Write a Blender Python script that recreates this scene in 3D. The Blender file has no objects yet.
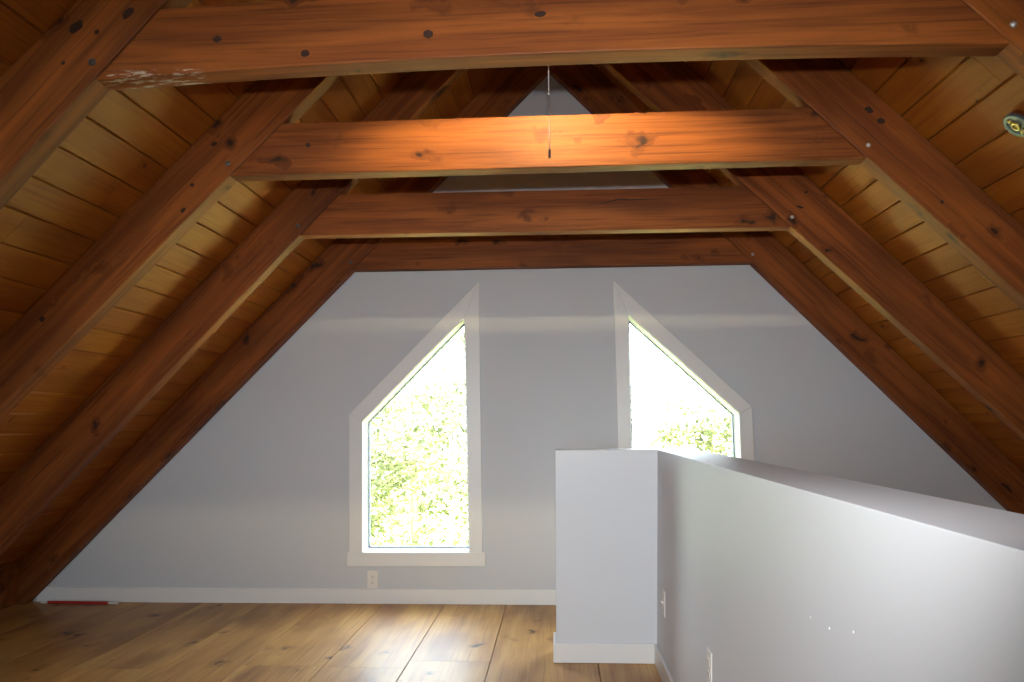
import bpy, bmesh, math, random
from mathutils import Vector, Matrix

scene = bpy.context.scene
col = scene.collection
R = math.radians

# ------------------------------------------------------------------ helpers
def link(o, parent=None):
    col.objects.link(o)
    if parent is not None:
        o.parent = parent
    return o

def tag(o, label=None, cat=None, group=None, kind=None):
    if label: o['label'] = label
    if cat: o['category'] = cat
    if group: o['group'] = group
    if kind: o['kind'] = kind
    return o

def obj(name, bm, mats, parent=None, smooth=False, bevel=0.0, seg=2):
    me = bpy.data.meshes.new(name)
    bmesh.ops.recalc_face_normals(bm, faces=bm.faces)
    bm.to_mesh(me); bm.free()
    if not isinstance(mats, (list, tuple)): mats = [mats]
    for m in mats: me.materials.append(m)
    if smooth:
        for p in me.polygons: p.use_smooth = True
    o = bpy.data.objects.new(name, me)
    link(o, parent)
    if bevel > 0:
        b = o.modifiers.new('bevel', 'BEVEL'); b.width = bevel; b.segments = seg
        b.limit_method = 'ANGLE'; b.angle_limit = R(30)
    return o

def empty(name, loc=(0, 0, 0), rot=None):
    o = bpy.data.objects.new(name, None); col.objects.link(o); o.location = loc
    o.empty_display_size = .1
    if rot is not None: o.rotation_euler = rot
    return o

def prism(bm, pts, a, b, axis='Y', mi=0):
    """polygon pts (2-D) extruded between a and b along an axis"""
    def P(u, v, w):
        return {'Y': (u, w, v), 'Z': (u, v, w), 'X': (w, u, v)}[axis]
    n = len(pts)
    va = [bm.verts.new(P(u, v, a)) for u, v in pts]
    vb = [bm.verts.new(P(u, v, b)) for u, v in pts]
    fs = [bm.faces.new(va), bm.faces.new(vb[::-1])]
    for i in range(n):
        fs.append(bm.faces.new((va[i], va[(i+1) % n], vb[(i+1) % n], vb[i])))
    for f in fs: f.material_index = mi
    return fs

def box(bm, x0, x1, y0, y1, z0, z1, mi=0):
    return prism(bm, [(x0, y0), (x1, y0), (x1, y1), (x0, y1)], z0, z1, 'Z', mi)

def lathe(bm, prof, n=32, M=Matrix(), mi=0):
    """profile of (r, z) turned about the local Z axis"""
    rings = []
    for r, z in prof:
        if r < 1e-6:
            rings.append([bm.verts.new(M @ Vector((0, 0, z)))])
        else:
            rings.append([bm.verts.new(M @ Vector((r*math.cos(2*math.pi*k/n), r*math.sin(2*math.pi*k/n), z))) for k in range(n)])
    for A, B in zip(rings, rings[1:]):
        for k in range(n):
            k2 = (k+1) % n
            if len(A) == 1 and len(B) == 1: continue
            if len(A) == 1: f = bm.faces.new((A[0], B[k], B[k2]))
            elif len(B) == 1: f = bm.faces.new((A[k], A[k2], B[0]))
            else: f = bm.faces.new((A[k], A[k2], B[k2], B[k]))
            f.material_index = mi

def tube(bm, pts, rad, n=8):
    pts = [Vector(p) for p in pts]
    rings = []
    for i, p in enumerate(pts):
        d = (pts[min(i+1, len(pts)-1)] - pts[max(i-1, 0)]).normalized()
        a = d.orthogonal().normalized(); b = d.cross(a)
        if i:
            pa = rings[-1][1]
            a = (pa - d*pa.dot(d)).normalized(); b = d.cross(a)
        r = rad[i] if isinstance(rad, (list, tuple)) else rad
        rings.append(([bm.verts.new(p + (a*math.cos(2*math.pi*k/n) + b*math.sin(2*math.pi*k/n))*r) for k in range(n)], a))
    for (A, _), (B, _) in zip(rings, rings[1:]):
        for k in range(n):
            bm.faces.new((A[k], A[(k+1) % n], B[(k+1) % n], B[k]))
    bm.faces.new(rings[0][0][::-1]); bm.faces.new(rings[-1][0])

# ------------------------------------------------------------------ materials
class NT:
    def __init__(s, name):
        s.m = bpy.data.materials.new(name); s.m.use_nodes = True
        s.t = s.m.node_tree; s.t.nodes.clear()
        s.out = s.t.nodes.new('ShaderNodeOutputMaterial')
    def n(s, typ, **kw):
        nd = s.t.nodes.new('ShaderNode' + typ)
        for k, v in kw.items():
            if k.startswith('_'): setattr(nd, k[1:], v)
            else:
                key = k.replace('__', ' ')
                sock = nd.inputs[int(key[1:])] if key[0] == 'i' and key[1:].isdigit() else nd.inputs[key]
                if isinstance(v, bpy.types.NodeSocket): s.t.links.new(v, sock)
                else: sock.default_value = v
        return nd
    def math(s, op, a, b=0.0, clamp=False):
        nd = s.n('Math', _operation=op, _use_clamp=clamp, i0=a, i1=b); return nd.outputs[0]
    def vmath(s, op, a, b):
        nd = s.n('VectorMath', _operation=op, i0=a, i1=b); return nd.outputs[0]
    def mix(s, f, a, b, blend='MIX'):
        nd = s.t.nodes.new('ShaderNodeMix'); nd.data_type = 'RGBA'; nd.blend_type = blend
        for sock, v in ((nd.inputs[0], f), (nd.inputs[6], a), (nd.inputs[7], b)):
            if isinstance(v, bpy.types.NodeSocket): s.t.links.new(v, sock)
            else: sock.default_value = v
        return nd.outputs[2]
    def step(s, v, a, b):
        nd = s.t.nodes.new('ShaderNodeMapRange'); nd.interpolation_type = 'SMOOTHSTEP'
        s.t.links.new(v, nd.inputs[0]); nd.inputs[1].default_value = a; nd.inputs[2].default_value = b
        return nd.outputs[0]
    def done(s, sh):
        s.t.links.new(sh, s.out.inputs[0]); return s.m

def C(r, g, b): return (r, g, b, 1)

def plain(name, colr, rough=.5, metal=0, bump=0, bscale=200, coat=0):
    k = NT(name)
    kw = {}
    tc = k.n('TexCoord')
    nz = k.n('TexNoise', Vector=tc.outputs['Object'], Scale=3.0, Detail=3.0)
    c = k.mix(k.math('MULTIPLY', nz.outputs[0], .12), C(*colr), C(*[x*.8 for x in colr]))
    p = k.n('BsdfPrincipled', Base__Color=c, Roughness=rough, Metallic=metal)
    if coat: p.inputs['Coat Weight'].default_value = coat
    if bump:
        nb = k.n('TexNoise', Vector=tc.outputs['Object'], Scale=bscale, Detail=2.0)
        b = k.n('Bump', Strength=bump, Distance=.002, Height=nb.outputs[0])
        k.t.links.new(b.outputs[0], p.inputs['Normal'])
    return k.done(p.outputs[0])

def wood(name, light, mid, dark, knot, along=0, rough=.58, coat=.0, attr=False, kscale=(4.4, 7.0),
         kr=(.07, .16), blotch=.5, scuff=None, spec=.2, ksome=.6, grainw=1.0, bump=.15):
    k = NT(name)
    tc = k.n('TexCoord')
    oi = k.n('ObjectInfo')
    if attr:
        rnd = k.n('Attribute', _attribute_name='rnd').outputs['Fac']
    else:
        rnd = oi.outputs['Random']
    off = k.n('CombineXYZ', X=k.math('MULTIPLY', rnd, 31.7), Y=k.math('MULTIPLY', rnd, 17.3), Z=k.math('MULTIPLY', rnd, 53.1)).outputs[0]
    v = k.vmath('ADD', tc.outputs['Object'], off)
    def sc(l, w):
        return (l, w, w) if along == 0 else (w, l, w)
    # knots bend the grain round them
    kv = k.vmath('MULTIPLY', v, sc(*kscale))
    wob = k.n('TexNoise', Vector=v, Scale=9.0, Detail=2.0)
    kv2 = k.vmath('ADD', kv, k.vmath('SCALE', wob.outputs['Color'], (0, 0, 0)))
    vor = k.n('TexVoronoi', Vector=kv2, Scale=1.0, Randomness=1.0)
    dist = k.math('ADD', vor.outputs['Distance'], k.math('MULTIPLY', k.math('SUBTRACT', wob.outputs[0], .5), .05))
    csep = k.n('SeparateColor', Color=vor.outputs['Color'])
    some = k.math('GREATER_THAN', csep.outputs[0], 1-ksome)
    kn = k.math('MULTIPLY', k.math('SUBTRACT', 1.0, k.step(dist, kr[0], kr[1]), clamp=True), some)
    halo = k.math('MULTIPLY', k.math('SUBTRACT', 1.0, k.step(dist, kr[1]*.8, kr[1]*2.2), clamp=True), some)
    bend = k.math('MULTIPLY', halo, .35)
    gv = k.vmath('ADD', k.vmath('MULTIPLY', v, sc(.55, 9.0)), k.n('CombineXYZ', X=bend, Y=bend, Z=bend).outputs[0])
    band = k.n('TexNoise', Vector=gv, Scale=1.6, Detail=5.0, Roughness=.6, Distortion=.6)
    fine = k.n('TexNoise', Vector=k.vmath('MULTIPLY', v, sc(2.5, 90.0)), Scale=1.0, Detail=3.0)
    blo = k.n('TexNoise', Vector=k.vmath('MULTIPLY', v, sc(1.2, 4.0)), Scale=1.0, Detail=2.0)
    g = k.step(band.outputs[0], .32, .70)
    c = k.mix(k.math('MULTIPLY', g, grainw), C(*light), C(*mid))
    c = k.mix(k.math('MULTIPLY', k.step(blo.outputs[0], .40, .75), blotch), c, C(*dark))
    c = k.mix(k.math('MULTIPLY', k.step(fine.outputs[0], .48, .75), .55*grainw), c, C(*dark))
    if attr:   # boards differ from one another
        c = k.mix(k.math('MULTIPLY', rnd, .38), c, C(*mid))
    c = k.mix(k.math('MULTIPLY', halo, .45), c, C(*dark))
    c = k.mix(k.math('MULTIPLY', kn, .9), c, C(*knot))
    ro = rough
    if scuff:   # chalky paint smear along one stretch of the lower arris
        (x0, x1, z0, z1, y1) = scuff
        sep = k.n('SeparateXYZ', Vector=tc.outputs['Object'])
        m = k.math('MULTIPLY', k.step(sep.outputs[0], x0, x0+.03), k.math('SUBTRACT', 1.0, k.step(sep.outputs[0], x1-.06, x1)))
        m = k.math('MULTIPLY', m, k.math('SUBTRACT', 1.0, k.step(sep.outputs[2], z0, z1)))
        m = k.math('MULTIPLY', m, k.math('SUBTRACT', 1.0, k.step(sep.outputs[1], y1-.02, y1)))
        sn = k.n('TexNoise', Vector=k.vmath('MULTIPLY', tc.outputs['Object'], (14, 60, 60)), Scale=1.0, Detail=5.0, Roughness=.7)
        m = k.math('MULTIPLY', m, k.step(sn.outputs[0], .50, .60), clamp=True)
        c = k.mix(k.math('MULTIPLY', m, .8), c, C(.55, .50, .43))
    bp = k.n('Bump', Strength=bump, Distance=.004, Height=k.math('ADD', band.outputs[0], k.math('MULTIPLY', fine.outputs[0], .6)))
    p = k.n('BsdfPrincipled', Base__Color=c, Roughness=ro, Normal=bp.outputs[0])
    p.inputs['Specular IOR Level'].default_value = spec
    p.inputs['Coat Weight'].default_value = coat; p.inputs['Coat Roughness'].default_value = .22
    return k.done(p.outputs[0])

BEAM = dict(light=(.275, .080, .014), mid=(.145, .038, .008), dark=(.052, .013, .004), knot=(.022, .010, .007))
M_beam = wood('beam wood', **BEAM)
M_beam_scuff = wood('beam wood scuffed', scuff=(-1.44, -1.06, .008, .022, .10), **BEAM)
M_deck = wood('deck boards', (.34, .113, .009), (.25, .063, .006), (.125, .026, .004), (.03, .010, .004), along=1, attr=True,
              kscale=(4.0, 6.0), kr=(.04, .09), ksome=.5, blotch=.4, grainw=.8, rough=.55, coat=.0, spec=.25)
M_floor = wood('floor planks', (.59, .335, .100), (.45, .220, .055), (.18, .060, .017), (.04, .020, .012), along=1, attr=True,
               kscale=(4.0, 6.0), kr=(.06, .15), ksome=.55, blotch=.75, grainw=.9, rough=.5, coat=.12, spec=.35, bump=.05)
M_eave = wood('eave wood', **BEAM)
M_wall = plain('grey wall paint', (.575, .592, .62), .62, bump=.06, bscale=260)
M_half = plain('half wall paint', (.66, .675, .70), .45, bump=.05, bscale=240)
M_trim = plain('white trim paint', (.77, .765, .75), .35)
M_vinyl = plain('white window vinyl', (.82, .83, .84), .35)
M_sash = plain('blue grey gasket', (.05, .085, .13), .5)
M_plate = plain('ivory outlet plastic', (.76, .73, .68), .35)
M_slot = plain('dark slot', (.03, .025, .02), .6)
M_steel = plain('blue grey enamelled steel', (.07, .10, .12), .4)
M_brass = plain('brass', (.80, .66, .28), .28, metal=1.0)
M_bolt = plain('dark bolt steel', (.10, .085, .08), .45, metal=.6)
M_zinc = plain('zinc bolt', (.52, .50, .48), .4, metal=.6)
M_chain = plain('ball chain', (.62, .60, .58), .35, metal=.7)
M_pull = plain('dark pull', (.045, .03, .025), .4)
M_red = plain('red lacquer', (.42, .02, .018), .35)
M_pale = plain('pale end', (.75, .70, .62), .5)
M_enamel = plain('dark enamel', (.03, .03, .03), .4)
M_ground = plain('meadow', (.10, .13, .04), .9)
M_bounce = plain('yellow bounce ground', (.50, .52, .17), .9)  # tinted to bounce yellow-green light up at the ceiling
M_rear_bounce = plain('grey bounce ground', (.42, .42, .42), .9)  # kept grey so light bounced in from the rear stays neutral
M_bark = plain('bark', (.24, .23, .13), .9)

def glass():
    k = NT('window glass')
    lw = k.n('LayerWeight', Blend=.15)
    t = k.n('BsdfTransparent', Color=C(.97, .985, .98)); g = k.n('BsdfGlossy', Color=C(1, 1, 1), Roughness=.0)
    mx = k.n('MixShader', i0=k.math('MULTIPLY', lw.outputs['Fresnel'], .5), i1=t.outputs[0], i2=g.outputs[0])
    return k.done(mx.outputs[0])
M_glass = glass()

def leafmat(name, a, b):
    k = NT(name)
    r = k.n('Attribute', _attribute_name='rnd').outputs['Fac']
    c = k.mix(r, C(*a), C(*b))
    d = k.n('BsdfDiffuse', Color=c); t = k.n('BsdfTranslucent', Color=c)
    mx = k.n('MixShader', i0=.5, i1=d.outputs[0], i2=t.outputs[0])
    return k.done(mx.outputs[0])
M_leaf = leafmat('leaves', (.105, .125, .062), (.185, .195, .110))
M_leaf2 = leafmat('leaves cool', (.10, .122, .072), (.17, .185, .12))

def emit(name, c, s):
    k = NT(name); e = k.n('Emission', Color=C(*c), Strength=s); return k.done(e.outputs[0])
BULB = 4200.0
M_bulb = emit('lit bulb', (1.0, .82, .44), BULB)

# ------------------------------------------------------------------ camera (solved from the photograph)
H = 1.20
fw = Vector((-.05809894, .99287423, .10404461)); rt = Vector((.99822549, .05914031, -.00694936)); up = Vector((.01305307, -.10345623, .99454835))
cam = bpy.data.cameras.new('camera'); cam.sensor_width = 36; cam.lens = 780/1024*36; cam.clip_start = .02; cam.clip_end = 300
co = bpy.data.objects.new('camera', cam); col.objects.link(co)
co.matrix_world = Matrix(((rt.x, up.x, -fw.x, 0), (rt.y, up.y, -fw.y, 0), (rt.z, up.z, -fw.z, H), (0, 0, 0, 1)))
scene.camera = co

# ------------------------------------------------------------------ sizes
D = 5.321                                # far gable wall
YR = -2.5                                # near gable wall, behind the camera
DL = (-1.95, 2.04, 1.022)                # left deck line: point x, z and slope
DR = (1.83, 2.04, -1.05)                 # right deck line
def deckL(x): return DL[1] + DL[2]*(x-DL[0])
def deckR(x): return DR[1] + DR[2]*(x-DR[0])
def deckLx(z): return DL[0] + (z-DL[1])/DL[2]
def deckRx(z): return DR[0] + (z-DR[1])/DR[2]
AX = ((DR[1]-DR[2]*DR[0]) - (DL[1]-DL[2]*DL[0]))/(DL[2]-DR[2]); AZ = deckL(AX)
TH = .089
TR = [  # y of front face, bottom z at x=0, slope, crown, height, left x, left tilt, right x, right tilt (at tie-bottom height)
    (2.2216, 2.267, .006, .026, .214, -1.412, 48.5, 1.318, 45.9),
    (3.2067, 2.2735, .002, .0, .228, -1.409, 45.74, 1.290, 45.62),
    (4.2122, 2.2465, -.004, .0, .232, -1.439, 46.45, 1.273, 44.6),
    (5.2140, 2.2525, .0005, .0, .225, -1.408, 45.5, 1.307, 46.25)]
HW = .5057                               # inner face of the half wall

# ------------------------------------------------------------------ floor
def plank_attr(me, vals):
    a = me.attributes.new('rnd', 'FLOAT', 'FACE')
    a.data.foreach_set('value', vals)

random.seed(4)
joints = [-4.05, -3.66, -3.25, -2.83, -2.42, -2.01, -1.597, -1.185, -.772, -.36, .18, .60, 1.01, 1.42, 1.83, 2.24, 2.65, 3.06, 3.47, 3.90]
bm = bmesh.new(); vals = []
box(bm, -4.05, 3.9, YR, D+.15, -.18, -.022); vals += [.5]*6
for a, b in zip(joints, joints[1:]):
    ends = [YR]; y = YR + random.uniform(.8, 2.4)
    while y < D - .8:
        ends.append(y); y += random.uniform(2.0, 3.2)
    ends.append(D+.15)
    for y0, y1 in zip(ends, ends[1:]):
        r = random.random(); g = .0022; c = .0004
        # board with eased long edges
        prism(bm, [(a+g, -.021), (b-g, -.021), (b-g, -c), (b-g-c, 0), (a+g+c, 0), (a+g, -c)], y0+.0008, y1-.0008, 'Y'); vals += [r]*8
me = bpy.data.meshes.new('floor'); bmesh.ops.recalc_face_normals(bm, faces=bm.faces); bm.to_mesh(me); bm.free()
me.materials.append(M_floor); plank_attr(me, vals)
floor = link(bpy.data.objects.new('floor', me)); tag(floor, 'wide knotty pine plank floor with a glossy honey finish', 'floor', kind='structure')

# ------------------------------------------------------------------ ceiling: tongue and groove boards on both slopes
bm = bmesh.new(); vals = []
def deck(side):
    global vals
    P0, sl = ((DL[0], DL[1]), DL[2]) if side < 0 else ((DR[0], DR[1]), DR[2])
    ref = -1.584 if side < 0 else 1.236         # a board joint seen at this x
    t = Vector((1, 0, sl)).normalized() * (1 if side < 0 else -1)      # up the slope
    n = Vector((-t.z, 0, t.x)) if side < 0 else Vector((t.z, 0, -t.x)) # outward
    z_ref = P0[1] + sl*(ref-P0[0]); O = Vector((ref, 0, z_ref))
    top = (AZ - z_ref)/t.z; bot = (-.02 - z_ref)/t.z
    w = .1465; i0 = math.floor(bot/w); i1 = math.ceil(top/w)
    th, c, g = .019, .0045, .0014
    for i in range(i0, i1):
        s0 = max(i*w, bot); s1 = min((i+1)*w, top)
        if s1 - s0 < .02: continue
        ends = [YR]; y = YR + random.uniform(.4, 3.4)
        while y < D - .4:
            ends.append(y); y += random.uniform(2.4, 4.2)
        ends.append(D+.15)
        for y0, y1 in zip(ends, ends[1:]):
            prof = [(s0+g, th), (s1-g, th), (s1-g, c), (s1-g-c, 0), (s0+g+c, 0), (s0+g, c)]
            pts = [((O + t*s + n*h).x, (O + t*s + n*h).z) for s, h in prof]
            prism(bm, pts, y0+.0006, y1-.0006, 'Y'); vals += [random.random()]*8
    prof = [(bot, th+.001), (top+.06, th+.001), (top+.06, .14), (bot, .14)]
    prism(bm, [((O+t*s+n*h).x, (O+t*s+n*h).z) for s, h in prof], YR-.3, D+.25, 'Y'); vals += [.5]*6
deck(-1); deck(1)
me = bpy.data.meshes.new('ceiling'); bmesh.ops.recalc_face_normals(bm, faces=bm.faces); bm.to_mesh(me); bm.free()
me.materials.append(M_deck); plank_attr(me, vals)
tag(link(bpy.data.objects.new('ceiling', me)), 'sloping tongue and groove pine board ceiling between the rafters', 'ceiling', kind='structure')

# ------------------------------------------------------------------ trusses
REAR = [(TR[0][0] - 1.0*k, 2.26, .0, .0, .225, -1.41, 46.0, 1.295, 45.9) for k in (1, 2, 3, 4)]   # the row goes on overhead and behind the camera
RAFT, COLL = [], []
ordl = ['nearest to the camera', 'second from the camera', 'third from the camera', 'against the grey gable wall']
rl = [['left rafter in the photo\'s top left corner, meeting the paint scuffed collar tie',
       'left rafter whose knotty face meets the glowing lamp lit collar tie',
       'left rafter meeting the third collar tie, lower edge pale in window light',
       'left rafter flush against the grey gable wall, foot on the floor by the red rod'],
      ['right rafter only peeking into the photo\'s top right corner',
       'right rafter with a long crack, meeting the glowing lamp lit collar tie',
       'right rafter meeting the third collar tie, between the wall rafter and the cracked one',
       'right rafter flush against the grey gable wall, running down behind the half wall']]
cl = ['nearest thick collar tie with white paint scuffs at its left end',
      'collar tie glowing orange in lamp light, behind the hanging pull chain',
      'collar tie just below the glowing one, its lower edge pale in window light',
      'dark lowest collar tie lying against the grey gable wall']
def local(P, O, a):
    dx, dz = P[0]-O[0], P[1]-O[1]
    return (dx*math.cos(a) + dz*math.sin(a), -dx*math.sin(a) + dz*math.cos(a))
def bolt_head(parent, x, z, mat=None, r=.011):
    bm = bmesh.new()
    M = Matrix.Rotation(R(90), 4, 'X')
    lathe(bm, [(0, .007), (r*.55, .0068), (r*.92, .004), (r, .0015), (r, -.004)], 20, M)
    o = obj('bolt', bm, mat or M_bolt, parent, smooth=True)
    return o
for i, (y, zb, slb, crown, h, xl, tl, xr, tr) in enumerate(TR + REAR):
    seen = i < 4
    zt0 = zb
    tL, tR = math.tan(R(tl)), math.tan(R(tr))
    zL = zb + slb*xl; zR = zb + slb*xr
    lowL = lambda x: zL + tL*(x-xl)
    lowR = lambda x: zR - tR*(x-xr)
    xa = AX + .004 * (0)
    # left and right rafters meet on a plumb cut at the ridge
    GL = .004
    def dl(z): return deckLx(z) + GL
    def dr(z): return deckRx(z) - GL
    topL = AZ - GL*1.4
    ptsL = [(xl - zL/tL, 0.002), (AX-.001, lowL(AX-.001)), (AX-.001, topL), (dl(.002), .002)]
    ptsR = [(xr + zR/tR, 0.002), (AX+.001, lowR(AX+.001)), (AX+.001, topL), (dr(.002), .002)]
    for s, (pts, ang) in enumerate(((ptsL, R(tl)), (ptsR, R(180-tr)))):
        O = pts[0]
        lp = [local(p, O, ang) for p in pts]
        bm = bmesh.new(); prism(bm, lp, 0, TH, 'Y')
        o = obj('rafter_beam', bm, M_beam, None, bevel=.005)
        o.location = (O[0], y, O[1]); o.rotation_euler = (0, -ang, 0)
        if seen: tag(o, rl[s][i], 'rafter', 'sloping rafters', 'thing')
        else: tag(o, kind='structure')
        RAFT.append((o, O, ang))
    # collar tie, ends cut to the rafters
    def bz(x): return zb + slb*x + crown*(1-(2*(x-(xl+xr)/2)/(xr-xl))**2) - (crown if crown else 0)*.0
    n = 24; eps = .0015
    bot = [(xl+eps + (xr-xl-2*eps)*k/n) for k in range(n+1)]
    bp_ = [(x, bz(x)) for x in bot]
    zt = lambda x: bz(x) + h
    xlt = xl + h/tL + eps; xrt = xr - h/tR - eps
    for _ in range(6):
        xlt = xl + (zt(xlt)-zL)/tL + eps; xrt = xr - (zt(xrt)-zR)/tR - eps
    tp = [(xrt + (xlt-xrt)*k/n, zt(xrt + (xlt-xrt)*k/n)) for k in range(n+1)]
    O = (0, zb)
    lp = [(p[0], p[1]-zb) for p in bp_ + tp]
    bm = bmesh.new(); prism(bm, lp, 0.0015, TH-.0015, 'Y')
    o = obj('collar_beam', bm, M_beam_scuff if i == 0 else M_beam, None, bevel=.005)
    o.location = (0, y, zb)
    if not seen:
        tag(o, kind='structure'); continue
    tag(o, cl[i], 'collar tie', 'horizontal collar ties', 'thing')
    COLL.append(o)
    # bolt heads where tie and rafter meet
    for s, (bx, bzz) in enumerate(((xl - .008, zL + .055), (xr + .004, zR + .055))):
        ro, RO, ang = RAFT[-2+s]
        b = bolt_head(ro, 0, 0, M_zinc if (s == 1) else M_bolt, .012 if s == 0 else .010)
        L = local((bx, bzz), RO, ang)
        b.location = (L[0], -.0005, L[1])
        b.rotation_euler = (0, ang, 0)
        b['label'] = 'pale round bolt head' if s else 'dark round bolt head'

# knots and cracks that can be told one by one on the near timbers
M_knot = plain('knot wood', (.030, .012, .007), .95)
M_crack = plain('crack shadow', (.018, .008, .005), .8)
def on_beam(parent, bm):
    M = Matrix.Translation(parent.location) @ parent.rotation_euler.to_matrix().to_4x4()
    bm.transform(M.inverted())
def knot(parent, yf, x, z, rx, rz, ang):
    bm = bmesh.new(); n = 20; rng = random.Random(x*91+z*37)
    c = bm.verts.new((x, yf-.0012, z)); ring_ = []
    for q in range(n):
        a = 2*math.pi*q/n; j = 1 + rng.uniform(-.13, .13)
        u, v = rx*j*math.cos(a), rz*j*math.sin(a)
        ring_.append(bm.verts.new((x + u*math.cos(ang) - v*math.sin(ang), yf+.0004, z + u*math.sin(ang) + v*math.cos(ang))))
    for q in range(n): bm.faces.new((c, ring_[q], ring_[(q+1) % n]))
    on_beam(parent, bm)
    obj('knot', bm, M_knot, parent, smooth=True)['label'] = 'dark round knot'
def crack(parent, yf, pts, w):
    bm = bmesh.new(); N = len(pts); top, bot_ = [], []
    for q, (x, z) in enumerate(pts):
        t = q/(N-1); hw_ = w*math.sin(math.pi*min(max(t, .04), .96))
        top.append((x, z+hw_)); bot_.append((x, z-hw_))
    prism(bm, top + bot_[::-1], yf-.0006, yf+.0004, 'Y')
    on_beam(parent, bm)
    obj('crack', bm, M_crack, parent)['label'] = 'long dark drying crack'
r1L, r1R, r2L, r2R, r3L, r3R, r4L, r4R = [r[0] for r in RAFT[:8]]
Y1, Y2, Y3, Y4 = [T[0] for T in TR]
KNOTS = [('r1L', Y1, -1.313, 2.469, .030, .017, 47), ('r1L', Y1, -1.478, 2.430, .036, .020, 40), ('r1L', Y1, -1.410, 2.411, .012, .010, 45), ('r1L', Y1, -1.513, 2.315, .010, .008, 45),
         ('r2L', Y2, -1.481, 2.416, .020, .013, 20), ('r2L', Y2, -1.573, 2.235, .012, .012, 0), ('r2L', Y2, -1.609, 2.124, .018, .012, 45), ('r2L', Y2, -2.215, 1.658, .017, .017, 0),
         ('T1', Y1, -1.028, 2.374, .014, .010, 0), ('T1', Y1, -.753, 2.319, .013, .011, 0), ('T1', Y1, -.377, 2.366, .016, .013, 0), ('T1', Y1, -.039, 2.416, .018, .009, 0),
         ('r2R', Y2, 1.305, 2.482, .024, .017, -35), ('r2R', Y2, 1.351, 2.433, .022, .016, -25), ('r2R', Y2, 1.575, 2.083, .011, .010, 0),
         ('T2', Y2, -1.065, 2.399, .011, .010, 0), ('r3R', Y3, 1.321, 2.351, .030, .008, -18), ('r3R', Y3, 1.357, 2.433, .012, .010, 0), ('r4L', Y4, -2.13, 2.041 - .25, .022, .016, 45)]
CRACKS = [('r2R', Y2, [(1.087, 2.597), (1.188, 2.498), (1.30, 2.383), (1.391, 2.282), (1.467, 2.204), (1.501, 2.173)], .0022),
          ('T3', Y3, [(.167, 2.395), (.277, 2.398), (.343, 2.419), (.408, 2.412), (.517, 2.415), (.658, 2.411)], .0035)]
for p_, yf, x, z, rx, rz, a in KNOTS:
    knot(locals()[p_] if p_ in locals() else COLL[int(p_[1])-1], yf, x, z, rx, rz, R(a))
for p_, yf, pts, w_ in CRACKS:
    crack(locals()[p_] if p_ in locals() else COLL[int(p_[1])-1], yf, pts, w_)

# ------------------------------------------------------------------ far gable wall with two holes
def poly_wall(name, outer, holes, y0, y1, mat):
    bm = bmesh.new(); es = []
    for loop in [outer] + holes:
        vs = [bm.verts.new((x, y0, z)) for x, z in loop]
        for a, b in zip(vs, vs[1:] + vs[:1]): es.append(bm.edges.new((a, b)))
    bmesh.ops.triangle_fill(bm, edges=es, use_beauty=True, use_dissolve=False)
    bmesh.ops.recalc_face_normals(bm, faces=bm.faces)
    r = bmesh.ops.extrude_face_region(bm, geom=bm.faces[:])
    bmesh.ops.translate(bm, vec=(0, y1-y0, 0), verts=[g for g in r['geom'] if isinstance(g, bmesh.types.BMVert)])
    return tag(obj(name, bm, mat), kind='structure')
gable = [(deckLx(0), 0), (deckRx(0), 0), (AX, AZ)]
W1 = [(-.636, 1.930), (-1.340, 1.214), (-1.330, .338), (-.605, .340)]      # clear openings inside the casings
W2 = [(.482, 1.932), (.490, .340), (1.208, .338), (1.202, 1.250)]
WO1 = [(-.536, 2.176), (-1.434, 1.266), (-1.422, .338), (-.518, .340)]
WO2 = [(.389, 2.166), (.400, .340), (1.298, .338), (1.290, 1.296)]
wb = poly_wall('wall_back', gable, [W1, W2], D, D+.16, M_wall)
wb['label'] = 'grey painted triangular gable wall with two slant topped windows'

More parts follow.
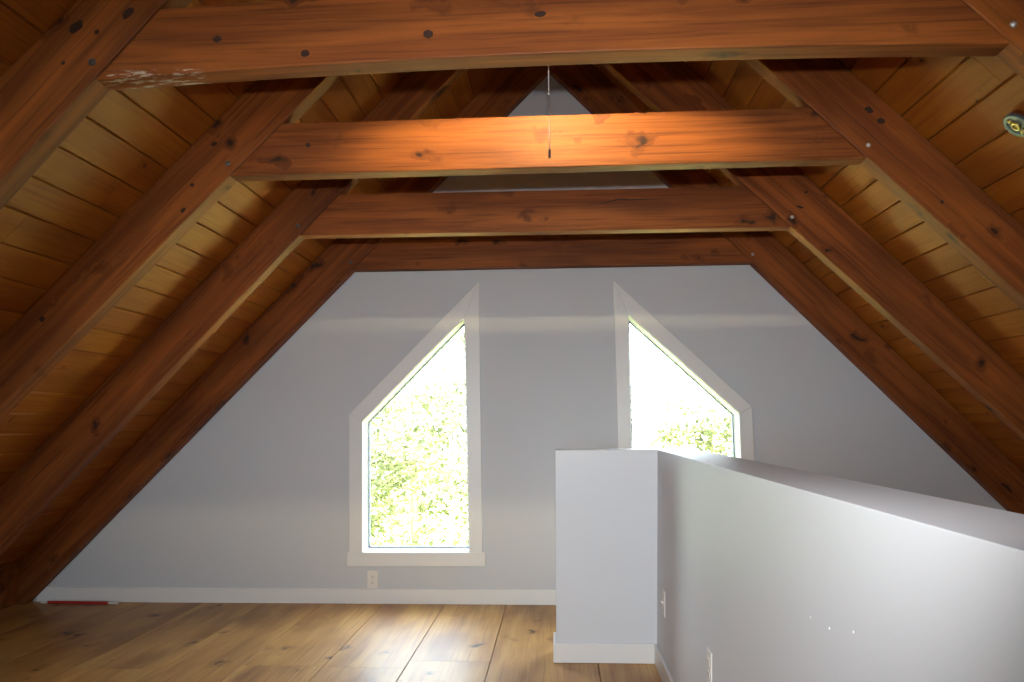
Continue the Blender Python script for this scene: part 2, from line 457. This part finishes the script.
def ring(bm, outer, inner, y0, y1):
    n = len(outer)
    for k in range(n):
        k2 = (k+1) % n
        prism(bm, [outer[k], outer[k2], inner[k2], inner[k]], y0, y1, 'Y')
def inset(pts, d):
    n = len(pts); c = Vector((sum(p[0] for p in pts)/n, sum(p[1] for p in pts)/n)); out = []
    V = [Vector(p) for p in pts]
    for i in range(n):
        a, b, cc = V[i-1], V[i], V[(i+1) % n]
        def off(p, q):
            t = (q-p).normalized(); nn = Vector((-t.y, t.x))
            if (c-p).dot(nn) < 0: nn = -nn
            return p + nn*d, t
        p1, t1 = off(a, b); p2, t2 = off(b, cc)
        den = t1.x*t2.y - t1.y*t2.x
        s = ((p2.x-p1.x)*t2.y - (p2.y-p1.y)*t2.x)/den
        q = p1 + t1*s; out.append((q.x, q.y))
    return out
def window(name, inner, outer, label, slantfirst):
    bm = bmesh.new(); ring(bm, inset(inner, .0005), inset(inner, .005), D-.002, D+.158)
    root = tag(obj(name, bm, M_vinyl), label, 'window', kind='structure')
    bm = bmesh.new()
    n = len(outer)
    for k in range(n):           # casing boards: every side but the bottom, which is the apron below
        a, b = outer[k], outer[(k+1) % n]
        if a[1] < .4 and b[1] < .4: continue
        prism(bm, [a, b, inner[(k+1) % n], inner[k]], D-.019, D-.0003, 'Y')
    obj('window_casing', bm, M_trim, root, bevel=.003)
    bm = bmesh.new()
    xs = [p[0] for p in outer if p[1] < .4]
    prism(bm, [(min(xs)-.012, .3385), (max(xs)+.020, .3405), (max(xs)+.020, .249), (min(xs)-.012, .247)], D-.023, D-.0003, 'Y')
    obj('window_apron', bm, M_trim, root, bevel=.003)
    i1 = inset(inner, .0055); i2 = inset(inner, .0125); i3 = inset(inner, .0195)
    bm = bmesh.new(); ring(bm, i1, i2, D+.095, D+.15)
    obj('window_sash', bm, M_vinyl, root, bevel=.002)
    bm = bmesh.new(); ring(bm, i2, i3, D+.10, D+.135)
    obj('gasket', bm, M_sash, root)['label'] = 'thin blue grey glazing strip'
    bm = bmesh.new(); prism(bm, inset(inner, .0175), D+.113, D+.119, 'Y')
    obj('window_pane', bm, M_glass, root)
    return root
window('window_1', W1, WO1, 'left slant topped window with white casing, full height in view', 0)
window('window_2', W2, WO2, 'right slant topped window partly hidden behind the half wall', 0)

# near gable behind the camera: window added, sized and placed to light the room
RW = [(-1.95, .55), (.15, .55), (.15, 1.85), (-1.0, 1.85), (-1.95, 1.55)]
wf = poly_wall('wall_front', gable, [RW], YR-.16, YR, M_wall)
bm = bmesh.new(); ring(bm, inset(RW, .0005), inset(RW, .05), YR-.12, YR-.02)
box(bm, -.93, -.87, YR-.11, YR-.03, .59, 1.81)
w3 = tag(obj('added_window', bm, M_vinyl), kind='structure')
bm = bmesh.new(); prism(bm, inset(RW, .045), YR-.075, YR-.069, 'Y')
obj('window_pane', bm, M_glass, w3)

# ------------------------------------------------------------------ half wall (an L seen from inside its corner)
def shear(bm, s=.030, h=1.0565):
    for v in bm.verts: v.co.x -= (s if v.co.x > 0 else .010)*(1 - v.co.z/h)
bm = bmesh.new()
prism(bm, [(-.017, 4.074), (HW, 4.074), (HW, -1.6), (HW+.197, -1.6), (HW+.197, 4.271), (-.017, 4.271)], 0.0, 1.0565, 'Z')
shear(bm)
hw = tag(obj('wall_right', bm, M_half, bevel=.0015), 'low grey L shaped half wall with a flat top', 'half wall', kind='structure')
# small dabs of white filler on its long face
for (yy, zz, r) in ((1.642, .808, .003), (1.533, .814, .0035), (1.412, .839, .003)):
    bm = bmesh.new(); xx = HW - .030*(1-zz/1.0565)
    lathe(bm, [(0, .0016), (r*.8, .0012), (r, 0)], 10, Matrix.Translation((xx-.0002, yy, zz)) @ Matrix.Rotation(R(-90), 4, 'Y'))
    obj('filler_spot', bm, M_trim, hw)['label'] = 'white filler dab'

# ------------------------------------------------------------------ baseboards
def bb_profile(h=.098, t=.014): return h, t
bm = bmesh.new()
prism(bm, [(D-.0135, .001), (D-.0003, .001), (D-.0003, .097), (D-.0095, .097), (D-.0135, .090)], -3.59, 3.44, 'X')
tag(obj('baseboard_back', bm, M_trim), 'white baseboard along the grey gable wall', 'baseboard', kind='structure')
bm = bmesh.new()
t = .0145
prism(bm, [(-.017-t, 4.074-t), (HW-t, 4.074-t), (HW-t, -1.6), (HW-.0004, -1.6), (HW-.0004, 4.0736), (-.0174, 4.0736), (-.0174, 4.271), (-.017-t, 4.271)], .001, .097, 'Z')
for v in bm.verts:
    v.co.x -= (.030 if v.co.x > 0 else .010)*(1 - v.co.z/1.0565)
tag(obj('baseboard_right', bm, M_trim, bevel=.003), 'white baseboard round the foot of the half wall', 'baseboard', kind='structure')
# dark eave boards blocking the low gap between the rafters
segs = [YR+.01] + [v for T in sorted(TR + REAR) for v in (T[0]-.001, T[0]+TH+.001)]
bmL, bmR = bmesh.new(), bmesh.new()
for a, b in zip(segs[0::2], segs[1::2]):
    x0 = -3.665; prism(bmL, [(x0, .001), (x0, deckL(x0)-.006), (x0-.02, deckL(x0-.02)-.006), (x0-.02, .001)], a, b, 'Y')
    x0 = 3.56; prism(bmR, [(x0, .001), (x0, deckR(x0)-.006), (x0+.02, deckR(x0+.02)-.006), (x0+.02, .001)], a, b, 'Y')
tag(obj('baseboard_left', bmL, M_eave), 'dark wooden eave boards at the foot of the left rafters', 'baseboard', kind='structure')
tag(obj('trim_1', bmR, M_eave), kind='structure')

# ------------------------------------------------------------------ outlets and switch
def plate(name, M, kind):
    """duplex outlet or switch: local X right, Y out of the wall, Z up"""
    root = empty(name); root.matrix_world = M
    bm = bmesh.new(); box(bm, -.036, .036, 0, .0055, -.058, .058)
    obj('cover_plate', bm, M_plate, root, bevel=.003)
    if kind == 'outlet':
        for s in (1, -1):
            bm = bmesh.new(); zc = .0195*s
            pts = [(.0165*math.cos(a), zc + max(-.0135, min(.0135, .0175*math.sin(a)))) for a in [2*math.pi*k/24 for k in range(24)]]
            prism(bm, pts, .0056, .0075, 'Y')
            f = obj('socket_face', bm, M_plate, root)
            bm = bmesh.new()
            box(bm, -.0075, -.0055, .0076, .0080, zc-.002, zc+.007); box(bm, .0050, .0070, .0076, .0080, zc-.001, zc+.006)
            lathe(bm, [(0, .0004), (.0026, .0004), (.0026, 0)], 12, Matrix.Translation((0, .0076, zc-.007)) @ Matrix.Rotation(R(-90), 4, 'X'))
            obj('slots', bm, M_slot, f)
        bm = bmesh.new(); lathe(bm, [(0, .002), (.002, .0018), (.003, 0)], 12, Matrix.Translation((0, .0056, 0)) @ Matrix.Rotation(R(-90), 4, 'X'))
        obj('screw', bm, M_zinc, root)
    else:
        bm = bmesh.new(); box(bm, -.0055, .0055, .0056, .0075, -.0125, .0125)
        obj('toggle_collar', bm, M_plate, root)
        bm = bmesh.new(); prism(bm, [(.0076, -.004), (.017, .004), (.017, .010), (.0076, .006)], -.004, .004, 'X')
        obj('toggle', bm, M_plate, root)
        for s in (1, -1):
            bm = bmesh.new(); lathe(bm, [(0, .002), (.002, .0018), (.003, 0)], 12, Matrix.Translation((0, .0056, .03*s)) @ Matrix.Rotation(R(-90), 4, 'X'))
            obj('screw', bm, M_zinc, root)
    return root
Mback = lambda x, z: Matrix.Translation((x, D-.0004, z)) @ Matrix.Rotation(R(180), 4, 'Z')
def Mside(y, z):
    x = HW - .030*(1-z/1.0565) - .0006
    return Matrix.Translation((x, y, z)) @ Matrix.Rotation(R(90) , 4, 'Z') @ Matrix.Rotation(R(1.6), 4, 'X')
tag(plate('wall_outlet', Mback(-1.262, .157), 'outlet'), 'ivory power outlet on the grey gable wall under the left window', 'outlet')
tag(plate('light_switch', Mside(3.804, .353), 'switch'), 'white switch plate seen edge on beside the half wall corner', 'switch')
tag(plate('wall_outlet', Mside(2.687, .395), 'outlet'), 'white outlet plate low on the long half wall at the bottom of the photo', 'outlet')

# ------------------------------------------------------------------ round electrical box on the right slope
nrm = Vector((DR[2], 0, -1)).normalized()      # into the room
pos = Vector((1.6375, 2.740, 0)); pos.z = deckR(pos.x)
zax = nrm; yax = Vector((0, 1, 0)); xax = yax.cross(zax).normalized()
MB = Matrix(((xax.x, yax.x, zax.x, pos.x), (xax.y, yax.y, zax.y, pos.y), (xax.z, yax.z, zax.z, pos.z), (0, 0, 0, 1)))
jb = empty('junction_box'); jb.matrix_world = MB
bm = bmesh.new(); lathe(bm, [(0, .0005), (.046, .0005), (.046, .020), (.047, .021)], 32); obj('box_body', bm, M_beam, jb, smooth=False)['label'] = 'dark red round mounting block'
bm = bmesh.new(); lathe(bm, [(0, .0212), (.050, .0212), (.050, .030), (.047, .033), (.034, .033), (.031, .029), (.018, .029), (0, .029)], 32); obj('cover', bm, M_steel, jb, smooth=False)['label'] = 'blue grey metal cover'
bm = bmesh.new(); lathe(bm, [(.017, .0292), (.017, .036), (.014, .038), (.010, .038), (.009, .031), (0, .031)], 28); obj('center_ring', bm, M_brass, jb, smooth=True)['label'] = 'brass ring'
for s in (1, -1):
    bm = bmesh.new(); lathe(bm, [(0, .0385), (.005, .038), (.0085, .035), (.0088, .0292)], 18, Matrix.Translation((.027*s, .003*s, 0)))
    obj('screw', bm, M_brass, jb, smooth=True)['label'] = 'brass screw'
tag(jb, 'round blue grey metal electrical box with brass screws on the right ceiling boards', 'electrical box')

# ------------------------------------------------------------------ pull chain lamp hidden above the nearest collar tie
LX, LY = -.018, 2.62
lamp = empty('pendant_lamp', (LX, LY, AZ))
tag(lamp, 'lamp pull chain with a dark end hanging before the glowing collar tie', 'lamp')
Tl = Matrix.Translation((0, 0, -AZ))
bm = bmesh.new(); lathe(bm, [(0, AZ-.075), (.012, AZ-.075), (.045, AZ-.058), (.048, AZ-.053), (0, AZ-.053)], 24, Tl); obj('canopy', bm, M_enamel, lamp, smooth=True)
LZ = 2.73                                    # bulb height; the hood is turned towards the second collar tie
aim = Vector((0, math.cos(R(31)), -math.sin(R(31))))
Ml = Matrix.Translation((0, 0, LZ-AZ)) @ aim.to_track_quat('Z', 'Y').to_matrix().to_4x4()
bm = bmesh.new(); tube(bm, [(0, 0, -.072), (0, -.03, -.12), (0, -.078, LZ+.12-AZ), (0, -.078, LZ+.03-AZ)], .005); obj('stem', bm, M_enamel, lamp, smooth=True)
bm = bmesh.new(); lathe(bm, [(0, -.115), (.015, -.115), (.023, -.10), (.023, -.04), (.018, -.031), (0, -.031)], 24, Ml); obj('socket', bm, M_enamel, lamp, smooth=True)
bm = bmesh.new(); lathe(bm, [(0, -.05), (.03, -.049), (.05, -.045), (.066, -.02), (.070, .03), (.070, .175), (.067, .175), (.067, .03), (.063, -.018), (.048, -.042), (.03, -.046), (0, -.047)], 40, Ml @ Matrix.Diagonal((3.4, .62, 1, 1))); obj('added_hood', bm, M_enamel, lamp, smooth=True)  # added unseen hood, stretched sideways to spread light along the tie
bm = bmesh.new(); lathe(bm, [(0, .030), (.012, .028), (.022, .016), (.026, 0), (.022, -.014), (.014, -.026), (.0125, -.0305), (0, -.0305)], 24, Ml); obj('bulb', bm, M_bulb, lamp, smooth=True)
pc = bmesh.new()
z0, z1 = 2.730, 2.111
tube(pc, [(0, -.07, z0-AZ), (0, -.076, z0-.04-AZ), (0, -.078, z0-.08-AZ), (0, -.078, 2.308-AZ)], .0022, 6)
ch = obj('pull_chain', pc, M_chain, lamp, smooth=True)
pc = bmesh.new(); tube(pc, [(0, -.078, 2.308-AZ), (0, -.078, z1-AZ)], .0011, 6); obj('thin_cord', pc, M_chain, ch, smooth=True)
pc = bmesh.new(); lathe(pc, [(0, 2.313), (.003, 2.312), (.0038, 2.308), (.003, 2.304), (0, 2.303)], 14, Tl @ Matrix.Translation((0, -.078, 0))); obj('connector', pc, M_chain, ch, smooth=True)
pc = bmesh.new(); lathe(pc, [(0, 2.1145), (.0025, 2.1135), (.0042, 2.109), (.005, 2.098), (.0047, 2.086), (.003, 2.082), (0, 2.0815)], 16, Tl @ Matrix.Translation((0, -.078, 0))); obj('pull_knob', pc, M_pull, ch, smooth=True)['label'] = 'dark brown pull knob'

# ------------------------------------------------------------------ red rod on the floor
rr = empty('red_rod', (-3.25, 5.247, .0100)); rr.rotation_euler = (0, 0, R(-1.6))
bm = bmesh.new(); lathe(bm, [(0, -.225), (.0085, -.225), (.009, -.22), (.009, .20), (.0085, .205), (0, .205)], 16, Matrix.Rotation(R(90), 4, 'Y')); obj('shaft', bm, M_red, rr, smooth=False)
for a, b, nm in ((-.275, -.2255, 'end_cap'), (.2055, .275, 'end_cap')):
    bm = bmesh.new(); lathe(bm, [(0, a), (.006, a), (.008, a+.008), (.008, b), (0, b)] , 16, Matrix.Rotation(R(90), 4, 'Y')); obj(nm, bm, M_pale, rr)['label'] = 'pale end'
tag(rr, 'thin red rod with pale ends lying on the floor against the back baseboard', 'rod')

# ------------------------------------------------------------------ outdoors
GZ = -3.0
bm = bmesh.new(); box(bm, -70, 70, -60, 90, GZ-.3, GZ)
tag(obj('ground', bm, M_ground), kind='structure')
bm = bmesh.new(); box(bm, -12, 12, 5.6, 14.5, GZ+.001, GZ+.05)  # added pale patch, out of view, throws light up through the windows
tag(obj('ground', bm, M_bounce), kind='structure')
bm = bmesh.new(); box(bm, -40, 40, -50, -2.8, GZ+.001, GZ+.06)  # added unseen slab, gives neutral bounce light at the rear
tag(obj('ground', bm, M_rear_bounce), kind='structure')

def tree(x, y, h, cz, rx, rz, nclump, seed, label, mat, leaf=.12, per=34, spread=.34):
    rng = random.Random(seed)
    root = empty('tree', (x, y, GZ)); tag(root, label, 'tree', 'trees outside the windows')
    bm = bmesh.new()
    top = Vector((rng.uniform(-.3, .3), rng.uniform(-.3, .3), h))
    tr = [Vector((0, 0, -.05)), top*.3 + Vector((.06, 0, 0)), top*.6 + Vector((-.05, .04, 0)), top]
    tube(bm, tr, [.10, .08, .05, .015], 10)
    tips = []
    cc = Vector((0, 0, cz - GZ))
    for b in range(9):
        u = rng.uniform(.3, .95); base = top*u
        az = rng.uniform(0, 6.283); L = rx*rng.uniform(.55, .95)
        tip = base + Vector((math.cos(az)*L, math.sin(az)*L, rng.uniform(.1, .8)))
        mid = (base+tip)/2 + Vector((0, 0, -.08))
        tube(bm, [base, mid, tip], [.022, .012, .004], 6); tips += [mid, tip]
    obj('trunk', bm, M_bark, root, smooth=True)
    vs, fs, rv = [], [], []
    for c in range(nclump):
        while True:
            p = Vector((rng.uniform(-1, 1), rng.uniform(-1, 1), rng.uniform(-1, 1)))
            if .15 < p.length < 1: break
        c0 = cc + Vector((p.x*rx, p.y*rx, p.z*rz)); tone = rng.random()
        for l in range(per):
            q = c0 + Vector((rng.gauss(0, spread), rng.gauss(0, spread), rng.gauss(0, spread*.55)))
            d = Vector((rng.uniform(-1, 1), rng.uniform(-1, 1), rng.uniform(-.7, .4))).normalized()
            s = d.cross(Vector((rng.uniform(-.4, .4), rng.uniform(-.4, .4), 1))).normalized(); nn = s.cross(d)
            ln = leaf*rng.uniform(.7, 1.25); w = ln*.30
            b = len(vs)
            vs += [q, q+d*ln*.45+s*w+nn*.012, q+d*ln, q+d*ln*.45-s*w+nn*.012]
            fs += [(b, b+1, b+2), (b, b+2, b+3)]
            t = min(1, max(0, tone*.6 + rng.random()*.4)); rv += [t, t]
    me = bpy.data.meshes.new('foliage'); me.from_pydata([tuple(v) for v in vs], [], fs); me.materials.append(mat)
    a = me.attributes.new('rnd', 'FLOAT', 'FACE'); a.data.foreach_set('value', rv)
    link(bpy.data.objects.new('foliage', me), root)
    return root
tree(-1.9, 11.0, 4.6, .55, 1.8, 1.5, 150, 3, 'leafy pale green tree filling the lower left window', M_leaf, per=46, spread=.20)
tree(-3.4, 16.0, 6.6, 1.9, 2.8, 2.6, 210, 8, 'taller yellow green tree farther off behind the left window', M_leaf2, per=44, spread=.24)
tree(2.45, 12.5, 4.3, 1.05, .8, .55, 60, 12, 'small sparse tree seen low through the right window', M_leaf, spread=.22)
tree(1.2, 20.0, 6.0, 1.4, 2.6, 1.5, 70, 21, 'distant tree seen faintly through the right window', M_leaf2)

# ------------------------------------------------------------------ light
w = bpy.data.worlds.new('sky'); scene.world = w; w.use_nodes = True
nt = w.node_tree; nt.nodes.clear()
bgn = nt.nodes.new('ShaderNodeBackground'); ow = nt.nodes.new('ShaderNodeOutputWorld')
bgn.inputs[0].default_value = (.80, .90, 1.0, 1); bgn.inputs[1].default_value = 18.0
nt.links.new(bgn.outputs[0], ow.inputs[0])

sun = bpy.data.lights.new('sun', 'SUN'); sun.energy = 100.0; sun.angle = R(2); sun.color = (1, .95, .85)
so = bpy.data.objects.new('sun', sun); col.objects.link(so)
so.rotation_euler = Vector((-.80, .03, -1.0)).to_track_quat('-Z', 'Y').to_euler()

fl = bpy.data.lights.new('camera_flash', 'SPOT'); fl.energy = 220; fl.spot_size = R(96); fl.spot_blend = 1.0; fl.shadow_soft_size = .02
fl.color = (.97, .98, 1.0)
fo = bpy.data.objects.new('camera_flash', fl); col.objects.link(fo)
fo.location = (.0, .25, 1.45)
fo.rotation_euler = (fw + Vector((.11, 0, -.12))).to_track_quat('-Z', 'Y').to_euler()

def portal(x, z, sx, sz, y, rot):
    l = bpy.data.lights.new('window_portal', 'AREA'); l.shape = 'RECTANGLE'; l.size = sx; l.size_y = sz
    l.cycles.is_portal = True
    o = bpy.data.objects.new('window_portal', l); col.objects.link(o); o.location = (x, y, z); o.rotation_euler = rot
portal(-.97, 1.13, .76, 1.62, D+.17, (R(-90), 0, 0))
portal(.845, 1.13, .76, 1.62, D+.17, (R(-90), 0, 0))
portal(-.9, 1.2, 2.1, 1.3, YR-.17, (R(90), 0, 0))

# ------------------------------------------------------------------ render look
vs_ = scene.view_settings
scene.display_settings.display_device = 'sRGB'
vs_.view_transform = 'Standard'; vs_.look = 'None'; vs_.gamma = 1.0; vs_.exposure = 0.0; vs_.use_curve_mapping = False
cy = scene.cycles
cy.max_bounces = 10; cy.diffuse_bounces = 6; cy.transparent_max_bounces = 16; cy.sample_clamp_indirect = 6.0
cy.caustics_reflective = False; cy.caustics_refractive = False
cy.use_denoising = True
